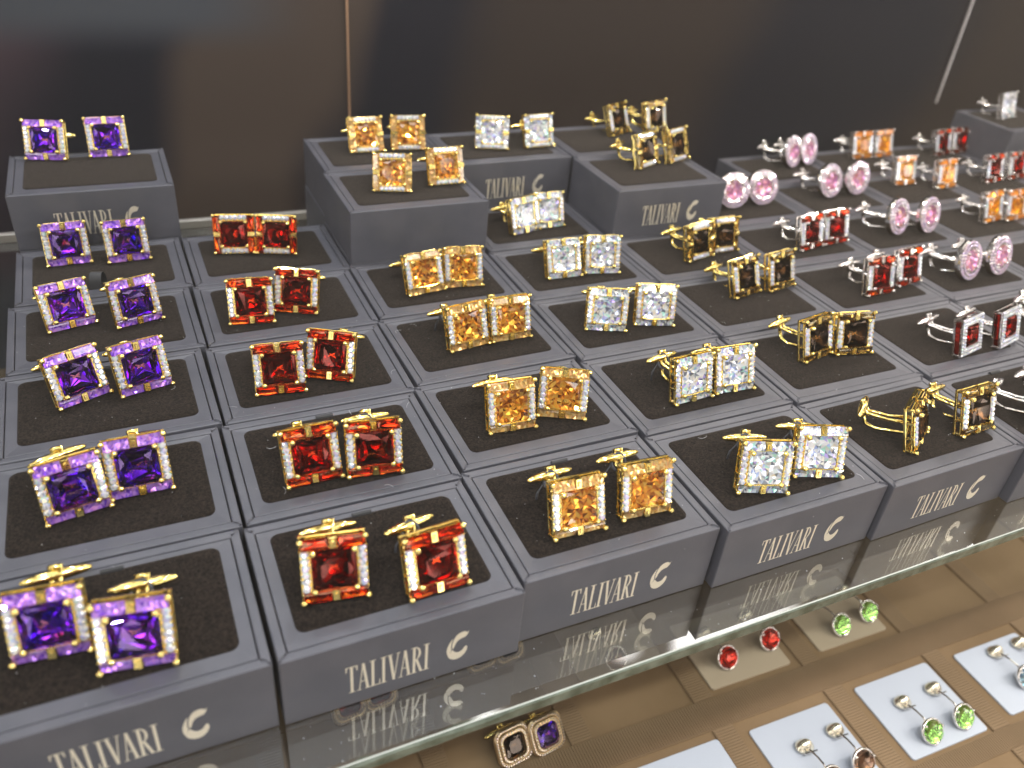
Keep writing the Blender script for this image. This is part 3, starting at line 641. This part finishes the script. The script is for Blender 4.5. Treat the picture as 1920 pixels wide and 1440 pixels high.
def dome_link(colour):
    out = []; T = Matrix.Translation((0, 0, 5.6)) @ Matrix.Rotation(math.radians(48), 4, 'X')      # dome axis = +z tipped to the front
    b = MB(); n_ = 20
    def ring(r, z): return [(r*math.cos(2*math.pi*k/n_), r*math.sin(2*math.pi*k/n_), z) for k in range(n_)]
    b.loft([ring(3, -3), ring(6.2, -2.2), ring(7.3, -.6), ring(7.3, .6), ring(6.7, 1.0), ring(6.3, .4)])
    out.append(('bezel', b.mesh('bezel', SILVER, smooth=True, T=T)))
    g = MB(); P = []
    for r, z, m_ in ((6.4, .5, 12), (5.6, 2.3, 9), (3.4, 3.7, 6), (0.1, 4.2, 1)):
        for k in range(m_): a = 2*math.pi*(k+.5*(m_ % 2))/m_; P.append((r*math.cos(a), r*math.sin(a), z))
    P += [(5*math.cos(a), 5*math.sin(a), -.8) for a in [.5*k for k in range(12)]]
    P += [(2.5*math.cos(a), 2.5*math.sin(a), -1.9) for a in [.9*k for k in range(7)]]
    g.hull(P); me = g.mesh('domed_stone', GEMS[colour][0], T=T, back=-99)
    Ti = T.inverted()
    for p in me.polygons: p.material_index = 1 if (Ti @ (Vector(p.center)/MM)).z < .4 else 0
    out.append(('domed_stone', me))
    for a in (20, 140, 260):
        c = MB(); c.ball((6.4*math.cos(math.radians(a)), 6.4*math.sin(math.radians(a)), 1.6), .9); out.append(('prong', c.mesh('prong', SILVER, smooth=True, T=T)))
    w_ = MB(); w_.tube([(0, 3, 5), (.6, 8, 6.2), (.3, 13, 5.6), (0, 18, 4), (0, 21, 3)], .55, 6)
    w_.box(-4, 4, 16.6, 17.3, 3.4, 4.2)
    out.append(('stem', w_.mesh('stem', SILVER, smooth=False)))
    h_ = MB(); rr = []
    for r, z in ((5.6, .6), (5.3, 1.6), (3.6, 3.6), (2.4, 5.2), (.6, 5.8)): rr.append([(r*math.cos(2*math.pi*k/16), 22+r*.8*math.sin(2*math.pi*k/16), z+.6) for k in range(16)])
    h_.loft(rr); out.append(('toggle', h_.mesh('toggle', mat('pale_gold', (.95, .88, .7), .2, .9), smooth=True)))
    return out
CP = {k: dome_link(k) for k in ('green', 'red', 'blue', 'smoky')}
ZC = ZL+7.4
for kind, x, y, yaw, lab in (('green', 342, -9, -3, 'left bright green domed cufflink on the white card at the lower right'), ('green', 367, -8, -3, 'right bright green domed cufflink on the white card at the lower right'),
      ('smoky', 268, -12, -3, 'left dark domed cufflink with pale toggle on the white card beside the green pair'), ('smoky', 291, -10, -3, 'right dark domed cufflink with pale toggle on the white card beside the green pair'),
      ('blue', 427, -1, -3, 'left blue domed cufflink on the white card at the right edge'), ('blue', 448, -1, -3, 'right blue domed cufflink on the white card at the right edge'),
      ('green', 344, 68, 2, 'left shaded green domed cufflink just below the shelf edge'), ('green', 369, 71, 2, 'right shaded green domed cufflink just below the shelf edge'),
      ('red', 260, 71, 2, 'left red domed cufflink just below the shelf edge'), ('red', 293, 74, 2, 'right red domed cufflink just below the shelf edge'),
      ('smoky', 196, 92, 4, 'single dome cufflink on the card seen through the glass shelf')):
    spawn(CP[kind], 'domed_cufflink', lab, 'cufflink', 'domed cufflinks on the lower level', (x, y, ZC), math.radians(yaw))
PAVEC = PAVE.copy(); PAVEC.name = 'champagne_pave_stone'
for q in [q for q in PAVEC.node_tree.nodes if q.type == 'VALTORGB'][0].color_ramp.elements: q.color = (q.color[0]*.5, q.color[1]*.40, q.color[2]*.28, 1)  # darker, warmer copy of the pave colours
def cushion_link(stone):
    T = Matrix.Translation((0, 0, 9)) @ Matrix.Rotation(math.radians(-38), 4, 'X') @ Matrix.Rotation(math.radians(0), 4, 'Z'); out = []
    def cr_(h, y, r=4.5): return [(px_, y, pz_) for px_, pz_, _ in [(a[0], a[1], 0) for a in rrect(h, h, min(r, h*.5), 0, 5)]]
    f = MB(); f.loft([cr_(8, 3), cr_(10, 2.4), cr_(10, .8), cr_(9.2, 0), cr_(8.2, .2), cr_(7.6, -.6), cr_(6.2, -.9), cr_(5.4, .6)], cap=False)
    out.append(('frame', f.mesh('frame', mat('darker_gold', (.62, .46, .26), .3, 1), T=T)))  # gold in a darker tone than on the boxes above
    p = MB()
    for h in (9.0, 6.9):
        R0 = cr_(h, -.1 if h > 8 else -.7); 
        for a, b in zip(R0, R0[1:]+R0[:1]):
            L_ = math.dist(a, b); m_ = max(1, int(L_/1.5))
            for k in range(m_): brilliant(tuple(a[i]+(b[i]-a[i])*k/m_ for i in range(3)), .75, p, 5)
    out.append(('pave_halo', p.mesh('pave_halo', PAVEC, T=T)))
    out.append(('centre_stone', princess(5.6, 5.6, -.2, 1.2, 2.2).mesh('centre_stone', GEMS[stone][0], T=T, back=.1)))
    out += toggle_parts(GOLD, T, 3, 11)
    return out
CU = {k: cushion_link(k) for k in ('purple', 'smoky', 'red')}
for kind, x, y, lab in (('smoky', 118, 60, 'left cushion shaped gold cufflink on the brown lower level by the bottom edge'), ('purple', 137, 60, 'right cushion shaped gold cufflink with purple stone on the brown lower level'),
      ('smoky', 122, 119, 'left cushion shaped cufflink seen through the shelf below the red front box'), ('smoky', 139, 119, 'right cushion shaped cufflink seen through the shelf below the red front box'),
      ('red', 44, 112, 'left red cufflink seen through the glass shelf under the red front box'), ('red', 61, 114, 'right red cufflink seen through the glass shelf under the red front box')):
    spawn(CU[kind], 'cushion_cufflink', lab, 'cufflink', 'cushion shaped cufflinks on the lower level', (x, y, ZL+6.3), math.radians(8))

# ------------------------------------------------------------------ dust and lint
d = MB(); rnd = random.Random(3)
def speck(x, y, z, r):
    a = rnd.random()*6; d.add([(x+r*math.cos(a+k*2.1), y+r*math.sin(a+k*2.1), z) for k in range(3)]+[(x, y, z+r*.8)], [(0, 1, 2), (0, 1, 3), (1, 2, 3), (2, 0, 3)])
for _ in range(520):
    x, y = rnd.uniform(-75, 330), rnd.uniform(2, 230); speck(x, y, .02 if rnd.random() < .0 else -.38, rnd.choice((.08, .1, .13, .2)))
for _ in range(260):
    x = rnd.uniform(0, 420); y = rnd.uniform(-24, 6)
    if y > (x+420)*.0322-30.5: speck(x, y, t0+.05, rnd.choice((.08, .12, .18, .3)))
for _ in range(26):
    x, y, a = rnd.uniform(-70, 320), rnd.uniform(4, 200), rnd.uniform(0, 6.28); L_ = rnd.uniform(2, 5); c_ = rnd.uniform(-2, 2)
    d.tube([(x+L_*u*math.cos(a+c_*u), y+L_*u*math.sin(a+c_*u), -.33) for u in (0, .2, .4, .6, .8, 1)], .045, 3)
o = obj('dust', d.mesh('dust', mat('dust', (.6, .6, .6), .8))); o['kind'] = 'stuff'

# ------------------------------------------------------------------ thin volume added for the milky glare of the front glass
hz = MB(); hz.box(-1200, 1800, -700, 517, ZL-20, 460)
hm = bpy.data.materials.new('glare_haze'); hm.use_nodes = True; n = hm.node_tree; n.nodes.clear()
o = n.nodes.new('ShaderNodeOutputMaterial'); vv = n.nodes.new('ShaderNodeVolumePrincipled'); vv.inputs['Color'].default_value = (.92, .82, .66, 1); vv.inputs['Density'].default_value = GLARE_HAZE
n.links.new(vv.outputs[0], o.inputs['Volume'])
h = obj('glare_haze', hz.mesh('glare_haze', hm)); h['kind'] = 'stuff'
